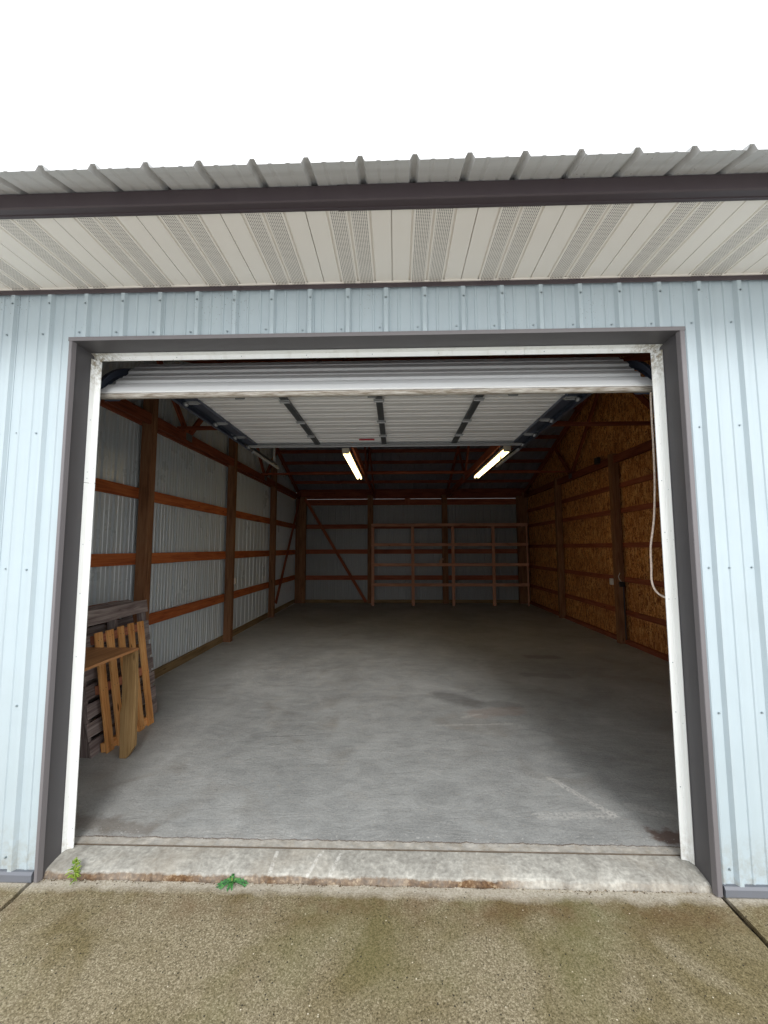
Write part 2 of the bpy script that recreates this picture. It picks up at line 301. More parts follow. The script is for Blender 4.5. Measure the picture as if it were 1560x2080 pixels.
# ------------------------------------------------------------------ mesh helpers
class MB:
    def __init__(s): s.v = []; s.f = []; s.uv = []; s.mi = []
    def face(s, pts, uvs=None, mi=0):
        b = len(s.v); s.v += [tuple(p) for p in pts]; s.f.append(tuple(range(b, b+len(pts))))
        s.uv.append(uvs or [(0, 0)]*len(pts)); s.mi.append(mi)
    def beam(s, p0, p1, wd, th, side, mi=0, nseg=1, wob=0.0, ends=None, twist=0.0):
        """board from p0 to p1 (centre line), wd along side, th across; welded, with grain uvs"""
        p0 = Vector(p0); p1 = Vector(p1); d = (p1-p0); L = d.length; d.normalize()
        sd_ = Vector(side); sd_ = (sd_ - d*sd_.dot(d)).normalized(); tv = d.cross(sd_).normalized()
        ou, ov = random.uniform(0, 50), random.uniform(0, 50)
        rings = []
        b = len(s.v)
        for i in range(nseg+1):
            t = i/nseg; c = p0.lerp(p1, t)
            o = sd_*random.uniform(-wob, wob) + tv*random.uniform(-wob, wob)*.6
            ww = wd*(1+random.uniform(-1, 1)*wob*1.5/max(wd, .01)); a = twist*t
            s1 = sd_*math.cos(a)+tv*math.sin(a); t1 = tv*math.cos(a)-sd_*math.sin(a)
            for (sx, sy) in ((-1, -1), (1, -1), (1, 1), (-1, 1)): s.v.append(tuple(c+o+s1*sx*ww/2+t1*sy*th/2))
        if wob > .0012:
            for q in (b, b+4*nseg):
                for k in range(4):
                    vv = Vector(s.v[q+k])+d*random.uniform(-.006, .006)*min(1, wob/.003); s.v[q+k] = tuple(vv)
        W = [wd, th, wd, th]; acc = [0, wd, wd+th, 2*wd+th, 2*wd+2*th]
        for i in range(nseg):
            for k in range(4):
                a0 = b+4*i+k; a1 = b+4*i+(k+1) % 4
                s.f.append((a0, a1, a1+4, a0+4)); s.mi.append(mi)
                u0, u1 = ou+L*i/nseg, ou+L*(i+1)/nseg
                s.uv.append([(u0, ov+acc[k]), (u0, ov+acc[k+1]), (u1, ov+acc[k+1]), (u1, ov+acc[k])])
        s.f.append((b+3, b+2, b+1, b)); s.mi.append(mi); s.uv.append([(ou, ov), (ou+.03, ov), (ou+.03, ov+wd), (ou, ov+wd)])
        e = b+4*nseg
        s.f.append((e, e+1, e+2, e+3)); s.mi.append(mi); s.uv.append([(ou, ov), (ou+.03, ov), (ou+.03, ov+wd), (ou, ov+wd)])
        return s
    def box(s, x0, x1, y0, y1, z0, z1, mi=0, nseg=1, wob=0):
        sz = (x1-x0, y1-y0, z1-z0); c = ((x0+x1)/2, (y0+y1)/2, (z0+z1)/2)
        ax = max(range(3), key=lambda i: sz[i]); a = list(c); b = list(c); a[ax] -= sz[ax]/2; b[ax] += sz[ax]/2
        oth = [i for i in range(3) if i != ax]; big = max(oth, key=lambda i: sz[i]); sm = [i for i in oth if i != big][0]
        side = [0, 0, 0]; side[big] = 1
        return s.beam(a, b, sz[big], sz[sm], side, mi, nseg, wob)
    def tube(s, pts, r, n=8, mi=0, cap=True):
        pts = [Vector(p) for p in pts]; b = len(s.v); prev = None
        for i, p in enumerate(pts):
            d = (pts[min(i+1, len(pts)-1)]-pts[max(i-1, 0)]).normalized()
            ref = Vector((0, 0, 1)) if abs(d.z) < .9 else Vector((1, 0, 0))
            a = d.cross(ref).normalized() if prev is None else (prev-d*prev.dot(d)).normalized()
            prev = a; c = d.cross(a)
            for k in range(n):
                q = 2*math.pi*k/n; s.v.append(tuple(p+a*r*math.cos(q)+c*r*math.sin(q)))
        for i in range(len(pts)-1):
            for k in range(n):
                k2 = (k+1) % n
                s.f.append((b+i*n+k, b+i*n+k2, b+(i+1)*n+k2, b+(i+1)*n+k)); s.uv.append([(0, 0)]*4); s.mi.append(mi)
        if cap:
            s.f.append(tuple(b+k for k in reversed(range(n)))); s.uv.append([(0, 0)]*n); s.mi.append(mi)
            e = b+(len(pts)-1)*n; s.f.append(tuple(e+k for k in range(n))); s.uv.append([(0, 0)]*n); s.mi.append(mi)
        return s
    def prism(s, poly, ext, mi=0, nseg=1):
        """closed polygon (3d points) extruded by vector ext"""
        e = Vector(ext); n_ = len(poly)
        A = [Vector(p) for p in poly]
        b = len(s.v)
        for i in range(nseg+1): s.v += [tuple(p+e*i/nseg) for p in A]
        for i in range(nseg):
            for k in range(n_):
                k2 = (k+1) % n_; s.f.append((b+i*n_+k, b+i*n_+k2, b+(i+1)*n_+k2, b+(i+1)*n_+k)); s.uv.append([(0, 0)]*4); s.mi.append(mi)
        s.f.append(tuple(b+k for k in reversed(range(n_)))); s.uv.append([(0, 0)]*n_); s.mi.append(mi)
        e0 = b+nseg*n_; s.f.append(tuple(e0+k for k in range(n_))); s.uv.append([(0, 0)]*n_); s.mi.append(mi)
        return s
    def disc(s, c, nrm, r, h=.003, n=7, mi=0):
        nv = Vector(nrm).normalized(); c = Vector(c)
        return s.tube([c, c+nv*h*.6, c+nv*h], r, n, mi)
    def build(s, name, mats, parent=None, smooth=False, bevel=0):
        me = bpy.data.meshes.new(name); me.from_pydata(s.v, [], s.f); me.update()
        mats = mats if isinstance(mats, (list, tuple)) else [mats]
        for m in mats: me.materials.append(MT[m])
        ul = me.uv_layers.new(name='grain'); k = 0
        for fi, f in enumerate(s.f):
            for j in range(len(f)): ul.data[k].uv = s.uv[fi][j]; k += 1
        me.polygons.foreach_set('material_index', s.mi)
        if smooth: me.polygons.foreach_set('use_smooth', [True]*len(s.f))
        import bmesh
        bm = bmesh.new(); bm.from_mesh(me); bmesh.ops.recalc_face_normals(bm, faces=bm.faces); bm.to_mesh(me); bm.free()
        o = bpy.data.objects.new(name, me); COL.objects.link(o)
        if parent is not None: o.parent = parent
        if bevel:
            m = o.modifiers.new('bevel', 'BEVEL'); m.width = bevel; m.segments = 1; m.limit_method = 'ANGLE'
        return o
def tag(o, label=None, cat=None, group=None, kind=None):
    if label: o['label'] = label
    if cat: o['category'] = cat
    if group: o['group'] = group
    if kind: o['kind'] = kind
    return o
def empty(name, loc=(0, 0, 0)):
    o = bpy.data.objects.new(name, None); COL.objects.link(o); o.location = loc; o.empty_display_size = .2
    return o
def copy_tree(o, parent=None):
    c = o.copy(); COL.objects.link(c); c.parent = parent
    for ch in [k for k in bpy.data.objects if k.parent == o]: copy_tree(ch, c)
    return c

# ------------------------------------------------------------------ key dimensions (metres)
XL, XR, ZT = -1.748, 1.890, 3.019        # outer edge of the dark door trim
XA, XB, ZA = -1.727, 1.862, 2.998        # door reveal
YR = 0.131                               # reveal depth
WL, WR = -2.894, 4.281                   # inner faces of the wall posts
BACK = 11.14; RIDGE = 5.55
POSTY = [2.79, 5.52, 8.25, 10.98]
BX0, BX1 = -3.08, 8.6                    # building outside
SLOPE = .33
def zroof(y): return 3.415 + SLOPE*((y+.61) if y < RIDGE else (2*RIDGE-y+.61))

# ------------------------------------------------------------------ ground, pavement, floor
g = MB(); g.face([(-250, -250, -.09), (250, -250, -.09), (250, 250, -.09), (-250, 250, -.09)]); tag(g.build('ground', 'ground'), kind='structure')
def slab(x0, x1, y0, y1, z, th, step=.06):
    """slab with slightly chipped edges"""
    m = MB(); nx = max(2, int((x1-x0)/step)); ny = max(2, int((y1-y0)/step))
    nx = min(nx, 90); ny = min(ny, 60)
    idx = {}
    for j in range(ny+1):
        for i in range(nx+1):
            x = x0+(x1-x0)*i/nx; y = y0+(y1-y0)*j/ny
            dz = 0
            if i in (0, nx) or j in (0, ny):
                if i == 0: x += random.uniform(0, .006)
                if i == nx: x -= random.uniform(0, .006)
                if j == ny: y -= random.uniform(0, .006)
                dz = -random.uniform(.001, .006)
            idx[i, j] = len(m.v); m.v.append((x, y, z+dz))
    for j in range(ny):
        for i in range(nx):
            m.f.append((idx[i, j], idx[i+1, j], idx[i+1, j+1], idx[i, j+1])); m.uv.append([(0, 0)]*4); m.mi.append(0)
    rim = [idx[i, 0] for i in range(nx)] + [idx[nx, j] for j in range(ny)] + [idx[i, ny] for i in range(nx, 0, -1)] + [idx[0, j] for j in range(ny, 0, -1)]
    b = len(m.v)
    for r in rim: vx = m.v[r]; m.v.append((vx[0], vx[1], z-th))
    for k in range(len(rim)):
        k2 = (k+1) % len(rim); m.f.append((rim[k], rim[k2], b+k2, b+k)); m.uv.append([(0, 0)]*4); m.mi.append(0)
    return m
slabs = MB()
for (a, b_) in ((-6.5, -1.782), (-1.766, 1.888), (1.908, 8.6)):
    s_ = slab(a, b_, -2.2, .012, -.05, .03); off = len(slabs.v)
    slabs.v += s_.v; slabs.f += [tuple(i+off for i in f) for f in s_.f]; slabs.uv += s_.uv; slabs.mi += s_.mi
tag(slabs.build('pavement', 'apron'), kind='structure')
j_ = MB(); j_.face([(-6.5, -2.2, -.074), (8.6, -2.2, -.074), (8.6, .2, -.074), (-6.5, .2, -.074)]); tag(j_.build('pavement', 'joint'), kind='structure')
fl = MB()
fl.face([(-3.02, .2065, 0), (8.5, .2065, 0), (8.5, 11.1, 0), (-3.02, 11.1, 0)])
tag(fl.build('floor', 'floor'), kind='structure')
# door sill: grooved, worn front edge
si = MB(); NXS = 170
prof = [(.2065, -.001), (.204, -.012), (.199, -.013), (.196, -.002), (.11, -.006), (.055, -.013), (.032, -.018), (.020, -.024), (.0145, -.038), (.012, -.0735)]
x0, x1 = XA-.03, XB+.03
for i in range(NXS+1):
    x = x0+(x1-x0)*i/NXS; jt = random.uniform(-1, 1); j2 = random.uniform(-1, 1)
    for k, (y, z) in enumerate(prof):
        if k in (5, 6, 7, 8): y += (jt*.005+j2*.003)+.006*math.sin(x*9+math.sin(x*23)); z += jt*.003
        if k == 9: y += .002*j2
        si.v.append((x, y, z))
np_ = len(prof)
for i in range(NXS):
    for k in range(np_-1):
        a = i*np_+k; si.f.append((a, a+1, a+1+np_, a+np_)); si.uv.append([(0, 0)]*4); si.mi.append(0)
tag(si.build('floor', 'sillc'), kind='structure')

# ------------------------------------------------------------------ the barn
barn = empty('pole_barn', (0, 0, 0))
tag(barn, 'light blue steel pole building with grey ribbed roof and open overhead door', 'building')
def part(name, mb, mats, label=None, bevel=0, smooth=False, parent=None):
    o = mb.build(name, mats, parent or barn, smooth, bevel)
    if label: o['label'] = label
    return o
RIB0 = -2.121; RP = .2286
def rib_us(u0, u1, ph=RIB0, p=RP, big=.022, wb=.024, wt=.011, minor=2, mh=.0055, mw=.009, lap=True):
    """profile break points (u, offset outward)"""
    k0 = math.floor((u0-ph)/p)-1; k1 = math.ceil((u1-ph)/p)+1; pts = []
    for k in range(k0, k1+1):
        c = ph+k*p
        pts += [(c-wb, 0), (c-wt, big), (c+wt, big)]
        if lap and k % 4 == 0: pts += [(c+wb-.004, .003), (c+wb+.0005, .0025), (c+wb+.0015, -.002), (c+wb+.003, 0)]
        else: pts += [(c+wb, 0)]
        for m in range(minor):
            cm = c+p*(m+1)/(minor+1)
            pts += [(cm-mw, 0), (cm-mw*.45, mh), (cm+mw*.45, mh), (cm+mw, 0)]
    out = []
    for (a, b) in zip(pts, pts[1:]):
        if b[0] <= u0 or a[0] >= u1 or b[0]-a[0] < 1e-7: continue
        def at_(u): t = (u-a[0])/(b[0]-a[0]); return a[1]+(b[1]-a[1])*t
        lo, hi = max(a[0], u0), min(b[0], u1)
        if not out: out.append((lo, at_(lo)))
        out.append((hi, at_(hi)))
    return out
def sheet(mb, us, place, lo, hi, t=.0018, splits=()):
    """ribbed sheet: outer skin material 0, inner skin material 1"""
    for skin, mi in ((0, 0), (-t, 1)):
        b = len(mb.v)
        for (u, o) in us:
            l, h = lo(u), hi(u)
            for v in (l, h): mb.v.append(tuple(place(u, v, o+skin)))
        for i in range(len(us)-1):
            a = b+2*i; mb.f.append((a, a+2, a+3, a+1)); mb.mi.append(mi)
            mb.uv.append([(0, 0)]*4)
    # close the lower and upper cut edges
    n_ = len(us); b0 = len(mb.v)-4*n_; b1 = b0+2*n_
    for e in (0, 1):
        for i in range(n_-1):
            mb.f.append((b0+2*i+e, b0+2*i+2+e, b1+2*i+2+e, b1+2*i+e)); mb.mi.append(0); mb.uv.append([(0, 0)]*4)
def raw(mb, name, mats, label=None):   # no normal recalculation needed: two sided steel
    return part(name, mb, mats, label)
fwm = MB()
pf = lambda u, v, o: (u, -o, v)
ZB = 0.0
sheet(fwm, rib_us(BX0, XL), pf, lambda u: ZB, lambda u: 3.36)
sheet(fwm, rib_us(XL, XR), pf, lambda u: ZT, lambda u: 3.36)
sheet(fwm, rib_us(XR, BX1), pf, lambda u: ZB, lambda u: 3.36)
# screws (pattern of the wall), beside each rib
def near_open(x, z): return XL-.01 < x < XR+.01 and z < ZT+.02
for k in range(-4, 47):
    c = RIB0+k*RP
    for zrow, dx in ((3.245, .0), (3.06, -.042), (2.438, -.042), (2.438, .068 if k % 4 == 0 else None), (1.634, -.042), (1.634, .066 if k % 3 == 0 else None), (.86, -.042), (.068, -.042)):
        if dx is None: continue
        x = c+dx+random.uniform(-.004, .004); z = zrow+random.uniform(-.006, .006)
        if near_open(x, z) or x < BX0+.02 or x > 5: continue
        yo = -.019 if dx == 0 else 0
        fwm.disc((x, yo, z), (0, -1, 0), .0062, .003, 8, 2); fwm.disc((x, yo-.005, z), (0, -1, 0), .0038, .004, 6, 2)
raw(fwm, 'front_wall', ['blue', 'backer', 'screw'], 'light blue ribbed steel wall around the door opening')
# left gable wall (ribs run up; inside seen)
lw = MB(); pl = lambda u, v, o: (BX0-o, u, v)
sheet(lw, rib_us(0, BACK, ph=.06, big=.023, wb=.022, wt=.014, mh=.007, mw=.010), pl, lambda u: -.04, lambda u: zroof(u)+.0005)
raw(lw, 'side_wall', ['blue', 'backer'], 'left ribbed steel wall, grey white on its inside')
rw = MB(); pr_ = lambda u, v, o: (BX1+o, u, v)
sheet(rw, rib_us(0, BACK, ph=.06), pr_, lambda u: -.04, lambda u: zroof(u)+.0005)
raw(rw, 'side_wall', ['blue', 'backer'], 'far right gable wall outside the picture')
bw = MB(); pb = lambda u, v, o: (u, BACK+o, v)
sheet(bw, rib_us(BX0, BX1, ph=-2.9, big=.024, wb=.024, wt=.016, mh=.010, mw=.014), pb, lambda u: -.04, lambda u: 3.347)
raw(bw, 'back_wall', ['blue', 'backsteel'], 'back ribbed steel wall, inner skin darkened for deep shade')

# roof panels
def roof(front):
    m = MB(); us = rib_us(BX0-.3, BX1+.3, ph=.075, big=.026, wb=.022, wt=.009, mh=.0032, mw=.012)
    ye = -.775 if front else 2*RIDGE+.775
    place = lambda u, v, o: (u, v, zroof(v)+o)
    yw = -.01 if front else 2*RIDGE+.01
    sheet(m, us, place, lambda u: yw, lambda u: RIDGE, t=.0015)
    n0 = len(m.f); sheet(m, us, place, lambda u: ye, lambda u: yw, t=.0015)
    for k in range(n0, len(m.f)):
        if m.mi[k] == 1: m.mi[k] = 2  # overhang takes the lit copy of the underside colour
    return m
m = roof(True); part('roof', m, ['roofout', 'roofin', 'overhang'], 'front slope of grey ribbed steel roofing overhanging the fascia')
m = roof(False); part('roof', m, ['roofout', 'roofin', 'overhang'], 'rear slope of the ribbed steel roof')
m = MB(); m.prism([(BX0-.31, RIDGE-.2, zroof(RIDGE-.2)+.03), (BX0-.31, RIDGE, zroof(RIDGE)+.035), (BX0-.31, RIDGE+.2, zroof(RIDGE+.2)+.03), (BX0-.31, RIDGE, zroof(RIDGE)+.03)], (BX1-BX0+.62, 0, 0)); part('ridge_cap', m, 'roofout')

# fascia, soffit, eave trim
for k, (a, b_, dy) in enumerate(((BX0-.3, -.02, 0), (-.045, BX1+.3, -.003))):
    m = MB(); y = -.61+dy
    m.prism([(a, y, 3.409), (a, y, 3.346), (a, y-.006, 3.342), (a, y-.006, 3.336+dy), (a, y, 3.332+dy), (a, -.579, 3.330+dy), (a, -.579, 3.326+dy), (a, -.563, 3.326+dy), (a, -.563, 3.336), (a, -.573, 3.338), (a, -.573, 3.409)], (b_-a, 0, 0))
    part('fascia', m, 'brown2')
m = MB(); # back eave board
m.box(BX0-.3, BX1+.3, 2*RIDGE+.58, 2*RIDGE+.61, 3.33, 3.41); part('fascia', m, 'brown2', 'rear eave board')
m = MB(); m.box(BX0-.3, BX1+.3, BACK+.03, 2*RIDGE+.579, 3.374, 3.378); part('soffit', m, 'brown2', 'plain soffit under the rear eave')
sf = MB(); c4 = cell/4
k0 = int((BX0-.3-joint)/c4)-1; k1 = int((BX1+.3-joint)/c4)+1
pts = []
for k in range(k0, k1+1):
    c = joint+k*c4; isj = (k % 4 == 0)
    if isj: pts += [(c-.0025, 0), (c-.0024, .013), (c+.0024, .013), (c+.0025, 0)]
    else: pts += [(c-.006, 0), (c-.0025, .010), (c+.0025, .010), (c+.006, 0)]
for i in range(len(pts)-1):
    (a, oa), (b_, ob) = pts[i], pts[i+1]
    sf.face([(a, -.572, 3.333+oa), (b_, -.572, 3.333+ob), (b_, -.001, 3.334+ob), (a, -.001, 3.334+oa)])
part('soffit', sf, 'soffit', 'cream steel soffit with perforated strips')
m = MB(); m.box(BX0, BX1, -.573, -.001, 3.352, 3.356); part('soffit_backing', m, 'brown2')
m = MB(); m.prism([(BX0, -.024, 3.3325), (BX0, -.024, 3.303), (BX0, -.022, 3.300), (BX0, -.0195, 3.300), (BX0, -.0195, 3.3325)], (BX1-BX0, 0, 0)); part('eave_trim', m, 'brown2')
m = MB(); m.box(BX0, BX1, -.034, -.024, 3.3275, 3.3325); part('eave_trim', m, 'soffit', 'cream lip holding the soffit at the wall')

# base trim and side parts
for a, b_ in ((BX0, XL-.012), (XR+.012, BX1)):
    m = MB(); m.prism([(a, -.021, .004), (a, -.030, -.008), (a, -.030, -.040), (a, -.0265, -.047), (a, .03, -.047), (a, .03, -.003), (a, -.0025, -.003), (a, -.0025, .002)], (b_-a, 0, 0))
    part('base_trim', m, 'greytrim')

# dark door trim: flange on the wall + reveal
def trimL(xa, xl, sgn):
    m = MB(); zt = ZT if True else 0
    # face flange
    m.prism([(xa, -.026, -.045), (xl, -.026, -.045), (xl+sgn*.002, -.019, -.045), (xl, .0, -.045), (xa-sgn*.006, .0, -.045)], (0, 0, ZA+.02+.045), mi=1)
    xa += sgn*.0006
    m.prism([(xa, -.0265, -.045), (xa+sgn*.003, -.0265, -.045), (xa+sgn*.003, YR+.07, -.045), (xa, YR+.07, -.045)], (0, 0, ZA+.045), mi=0)
    return m
m = trimL(XA, XL, -1); part('door_trim', m, ['brown', 'brownedge'], 'dark taupe steel trim of the left jamb')
m = trimL(XB, XR, 1); part('door_trim', m, ['brown', 'brownedge'], 'dark taupe steel trim of the right jamb')
m = MB()
m.prism([(XL-.004, -.028, ZA+.0005), (XL-.004, -.028, ZT+.003), (XL-.004, -.019, ZT+.006), (XL-.004, 0, ZT+.006), (XL-.004, 0, ZA+.0005)], (XR-XL+.008, 0, 0), mi=1)
m.prism([(XA, -.0275, ZA-.0004), (XA, -.0275, ZA+.0003), (XA, YR+.07, ZA+.003), (XA, YR+.07, ZA-.0004)], (XB-XA, 0, 0), mi=0)
part('door_trim', m, ['brown', 'brownedge'], 'dark taupe steel trim across the head of the door')

# white jamb moulding: stepped profile
def jamb(xa, s, zlo, zhi):
    m = MB()
    k_ = .76 if s > 0 else .88
    P_ = [(0, YR), (.006, YR-.004), (.016, YR+.020), (.019, YR+.026), (.024, YR+.026), (.028, YR+.030), (.054, YR+.034), (.056, YR+.036), (.056, YR+.041), (0, YR+.075)]
    P_ = [(a*k_, b) for a, b in P_]
    poly = [(xa+s*a, b, zlo) for a, b in P_]
    m.prism(poly, (0, 0, zhi-zlo), nseg=1)
    z = zlo+.1
    while z < zhi:
        for dx, yy_ in ((.034, YR+.0315), (.010, YR+.011)):
            if random.random() < .6: m.disc((xa+s*dx, yy_, z+random.uniform(-.05, .05)), (0, -1, 0), .003, .0015, 6, 1)
        z += .34
    return m
part('door_jamb', jamb(XA, 1, .0, 2.16), ['white', 'screw'], 'lower length of left white door jamb')
part('door_jamb', jamb(XA, 1, 2.163, 2.9605), ['white', 'screw'], 'upper length of left white door jamb')
part('door_jamb', jamb(XB, -1, .0, 2.9605), ['white', 'screw'], 'right white door jamb')
def head(x0, x1):
    m = MB()
    P_ = [(0, YR), (.004, YR-.003), (.009, YR+.020), (.012, YR+.026), (.034, YR+.032), (.036, YR+.034), (.036, YR+.040), (0, YR+.075)]
    m.prism([(x0, b, ZA-a-.0012) for a, b in P_], (x1-x0, 0, 0))
    x = x0+.12
    while x < x1: m.disc((x, YR+.029, ZA-.023), (0, -1, 0), .003, .0015, 6, 1); x += .42
    return m
part('door_jamb', head(XA, 1.03), ['white', 'screw'], 'white head moulding above the door, left length')
part('door_jamb', head(1.032, XB), ['white', 'screw'], 'short right length of the white head moulding')
# framing just behind the jambs
for x0, x1 in ((XA-.17, XA-.004), (XB+.004, XB+.17)):
    m = MB(); m.box(x0, x1, .03, .17, -.04, 3.3); part('post', m, 'post', 'door side post')
m = MB(); m.box(XA-.17, XB+.17, .0305, .1695, ZA+.004, 3.29); part('header', m, 'girtb')

# posts
for y in POSTY:
    m = MB()
    for q in (-1, 0, 1): m.box(WL-.14, WL-.001*abs(q), y-.019+q*.0385, y+.019+q*.0385, 0, min(zroof(y)-.25, 3.32 if y < 2 else 3.9) if y < 10 else 3.35, nseg=1)
    part('post', m, 'post', bevel=.003)
for y in POSTY:
    m = MB()
    for q in (-1, 0, 1): m.box(WR+.001*abs(q), WR+.14, y-.019+q*.0385, y+.019+q*.0385, 0, 3.52, nseg=1)
    part('post', m, 'post', bevel=.003)
for x in (-.61, 1.78):
    m = MB()
    for q in (-1, 0, 1): m.box(x-.029+q*.0585-.0, x+.029+q*.0585, 10.9+.001*abs(q), 11.04, 0, 3.45)
    part('post', m, 'post', bevel=.003)
m = MB(); m.box(-2.75, -2.70, 10.9, 11.04, 0, 3.4); m.box(-2.89, -2.752, 10.91, 11.04, 0, 3.4); part('post', m, 'post', 'corner post at the back left')
m = MB(); m.box(4.09, 4.28, 10.9, 11.04, 0, 3.4); part('post', m, 'post', 'corner post at the back right')

# girts, left wall
ys = [0.1] + POSTY
for z in (.745, 1.55, 2.375):
    for i in range(len(ys)-1):
        m = MB(); a, b_ = ys[i], ys[i+1]
        m.box(WL-.178, WL-.14, a+(.001 if i else 0), b_-.001, z+random.uniform(-.004, .004), z+.142, nseg=6, wob=.0015)
        part('girt', m, 'girt', bevel=.002)
for i in range(len(ys)-1):
    m = MB(); m.box(WL-.178, WL-.1405, ys[i]+.001, ys[i+1]-.001, 3.335, 3.50); part('girt', m, 'girtb')
m = MB(); m.box(WL-.18, WL-.135, .1, 11.0, .0, .115, nseg=20, wob=.001); part('splash_board', m, 'sill')
# back wall
xs = [-2.72, -.70, -.52, 1.69, 1.87, 4.1]
for z in (.725, 1.562, 2.372):
    m = MB(); m.box(-3.03, 4.45, 11.045, 11.083, z, z+.143, nseg=10, wob=.0015); part('girt', m, 'girtb')
m = MB(); m.box(-3.03, .55, 11.045, 11.083, 3.14, 3.326); part('girt', m, 'girtb')
m = MB(); m.box(.551, 4.45, 11.045, 11.083, 3.14, 3.326); part('girt', m, 'girtb')
m = MB(); m.box(.50, .68, 11.02, 11.044, 3.15, 3.345); part('cleat', m, 'girtb')
m = MB(); m.box(-3.03, 4.45, 11.04, 11.085, 0, .1); part('splash_board', m, 'sill')
m = MB(); m.box(-3.05, BX1-.05, 11.09, 11.12, 3.354, zroof(11.1)-.01); part('blocking', m, 'truss', 'dark boards closing the top of the back wall')

# right OSB partition with flat girts
ye = [0.02, 1.24, 2.46, 3.68, 4.90, 6.12, 7.34, 8.56, 9.78, 11.03]
for i in range(len(ye)-1):
    a, b_ = ye[i]+.0015, ye[i+1]-.0015
    zt = lambda y: zroof(y)-.012
    for (zl, zh) in ((.02, 2.458), (2.462, None)):
        m = MB()
        def quadprism(ya, yb, l0, l1, h0, h1):
            m.prism([(4.462, ya, l0), (4.462, yb, l1), (4.462, yb, h1), (4.462, ya, h0)], (.011, 0, 0))
        if zh: quadprism(a, b_, zl, zl, zh, zh)
        elif a < RIDGE < b_:
            m.prism([(4.462, a, zl), (4.462, b_, zl), (4.462, b_, zt(b_)), (4.462, RIDGE, zt(RIDGE)), (4.462, a, zt(a))], (.011, 0, 0))
        else: quadprism(a, b_, zl, zl, zt(a), zt(b_))
        # faded ink stamp running up the sheet
        zz_ = zl+.25; yc = (a+b_)/2+random.choice((-.1, .12))
        hi_ = (zh or min(zt(a), zt(b_)))-.2
        while zz_ < hi_:
            if random.random() < .62:
                for q in range(random.choice((3, 4, 5))):
                    hh = random.uniform(.012, .04); ww = random.uniform(.004, .012); yo = yc+random.uniform(-.035, .035)
                    if random.random() < .5: hh, ww = ww, hh
                    m.face([(4.4605, yo, zz_), (4.4605, yo+ww, zz_), (4.4605, yo+ww, zz_+hh), (4.4605, yo, zz_+hh)], None, 1)
                    zz_ += random.uniform(.012, .03)
            else: zz_ += .05
        part('osb_panel', m, ['osb', 'ink'])
for z in (.515, 1.115, 1.745, 2.39, 2.865):
    for i in range(len(ys)-1):
        m = MB(); m.box(WR+.1405, WR+.179, ys[i]+.001, ys[i+1]-.001, z, z+.09, nseg=5, wob=.001); part('girt', m, 'girtb')
m = MB(); m.box(WR+.10, WR+.179, .1, 11.0, 0, .075, nseg=12, wob=.001); part('splash_board', m, 'girtb')
for i in range(len(ys)-1):
    m = MB(); m.box(WR+.075, WR+.139, ys[i]+.06, ys[i+1]-.06, 3.345, 3.49, nseg=5, wob=.003); part('girt', m, 'truss', 'heavy top rail along the partition')

# trusses
def truss(x, label=None):
    t = .038; bc = MB()
    bc.box(x-t/2, x+t/2, .02, 11.03, 3.335, 3.475, nseg=1)
    o = part('truss', bc, 'truss', label)
    zt = lambda y: zroof(y)-.092-.07
    for a, b_ in ((.06, RIDGE-.01), (2*RIDGE-.06, RIDGE+.01)):
        m = MB(); m.beam((x, a, zt(a)), (x, b_, zt(b_)), .14, t, (0, 0, 1)); m.build('top_chord', 'truss', o)
    n1, n2 = 3.70, 7.40
    for (ya, za, yb, zb) in ((n1, 3.44, 2.75, zt(2.75)), (n1, 3.44, RIDGE-.03, zt(RIDGE)-.02), (n2, 3.44, RIDGE+.03, zt(RIDGE)-.02), (n2, 3.44, 8.35, zt(8.35))):
        m = MB(); m.beam((x+.001, ya, za), (x+.001, yb, zb), .089, t-.003, (0, 1, 0)); m.build('web', 'truss', o)
    for yn in (n1, n2):
        m = MB(); m.box(x-t/2-.002, x-t/2, yn-.09, yn+.09, 3.37, 3.48); m.box(x+t/2, x+t/2+.002, yn-.09, yn+.09, 3.37, 3.48); m.build('gusset_plate', 'galvd', o)
    return o
for x in (-2.93, -.475, 1.855, 4.345): truss(x)
# purlins
for side in (0, 1):
    for k in range(11):
        y = -.45+k*.575
        if y > RIDGE-.04: break
        if side: y = 2*RIDGE-y
        zt = zroof(y)-.004
        for (xa, xb) in ((BX0+.03, 1.84), (1.842, 4.45)):
            m = MB(); m.beam((xa, y, zt-.045), (xb, y, zt-.045), .086, .038, (0, 0, 1)); part('purlin', m, 'truss')
# lateral braces on the bottom chords, wall braces
for y in (3.46, 7.22):
    m = MB(); m.box(-2.95, 4.36, y-.045, y+.045, 3.4765, 3.515); part('lateral_brace', m, 'truss')
m = MB(); m.beam((-2.72, 10.862, 3.33), (-.74, 10.862, .05), .089, .038, (1, 0, 0)); part('wall_brace', m, 'girtb', 'diagonal brace across the back wall')
m = MB(); m.beam((WL+.02, 10.75, 3.3), (WL+.02, 8.33, .35), .089, .038, (0, 1, 0)); part('wall_brace', m, 'truss', 'diagonal brace on the left wall')

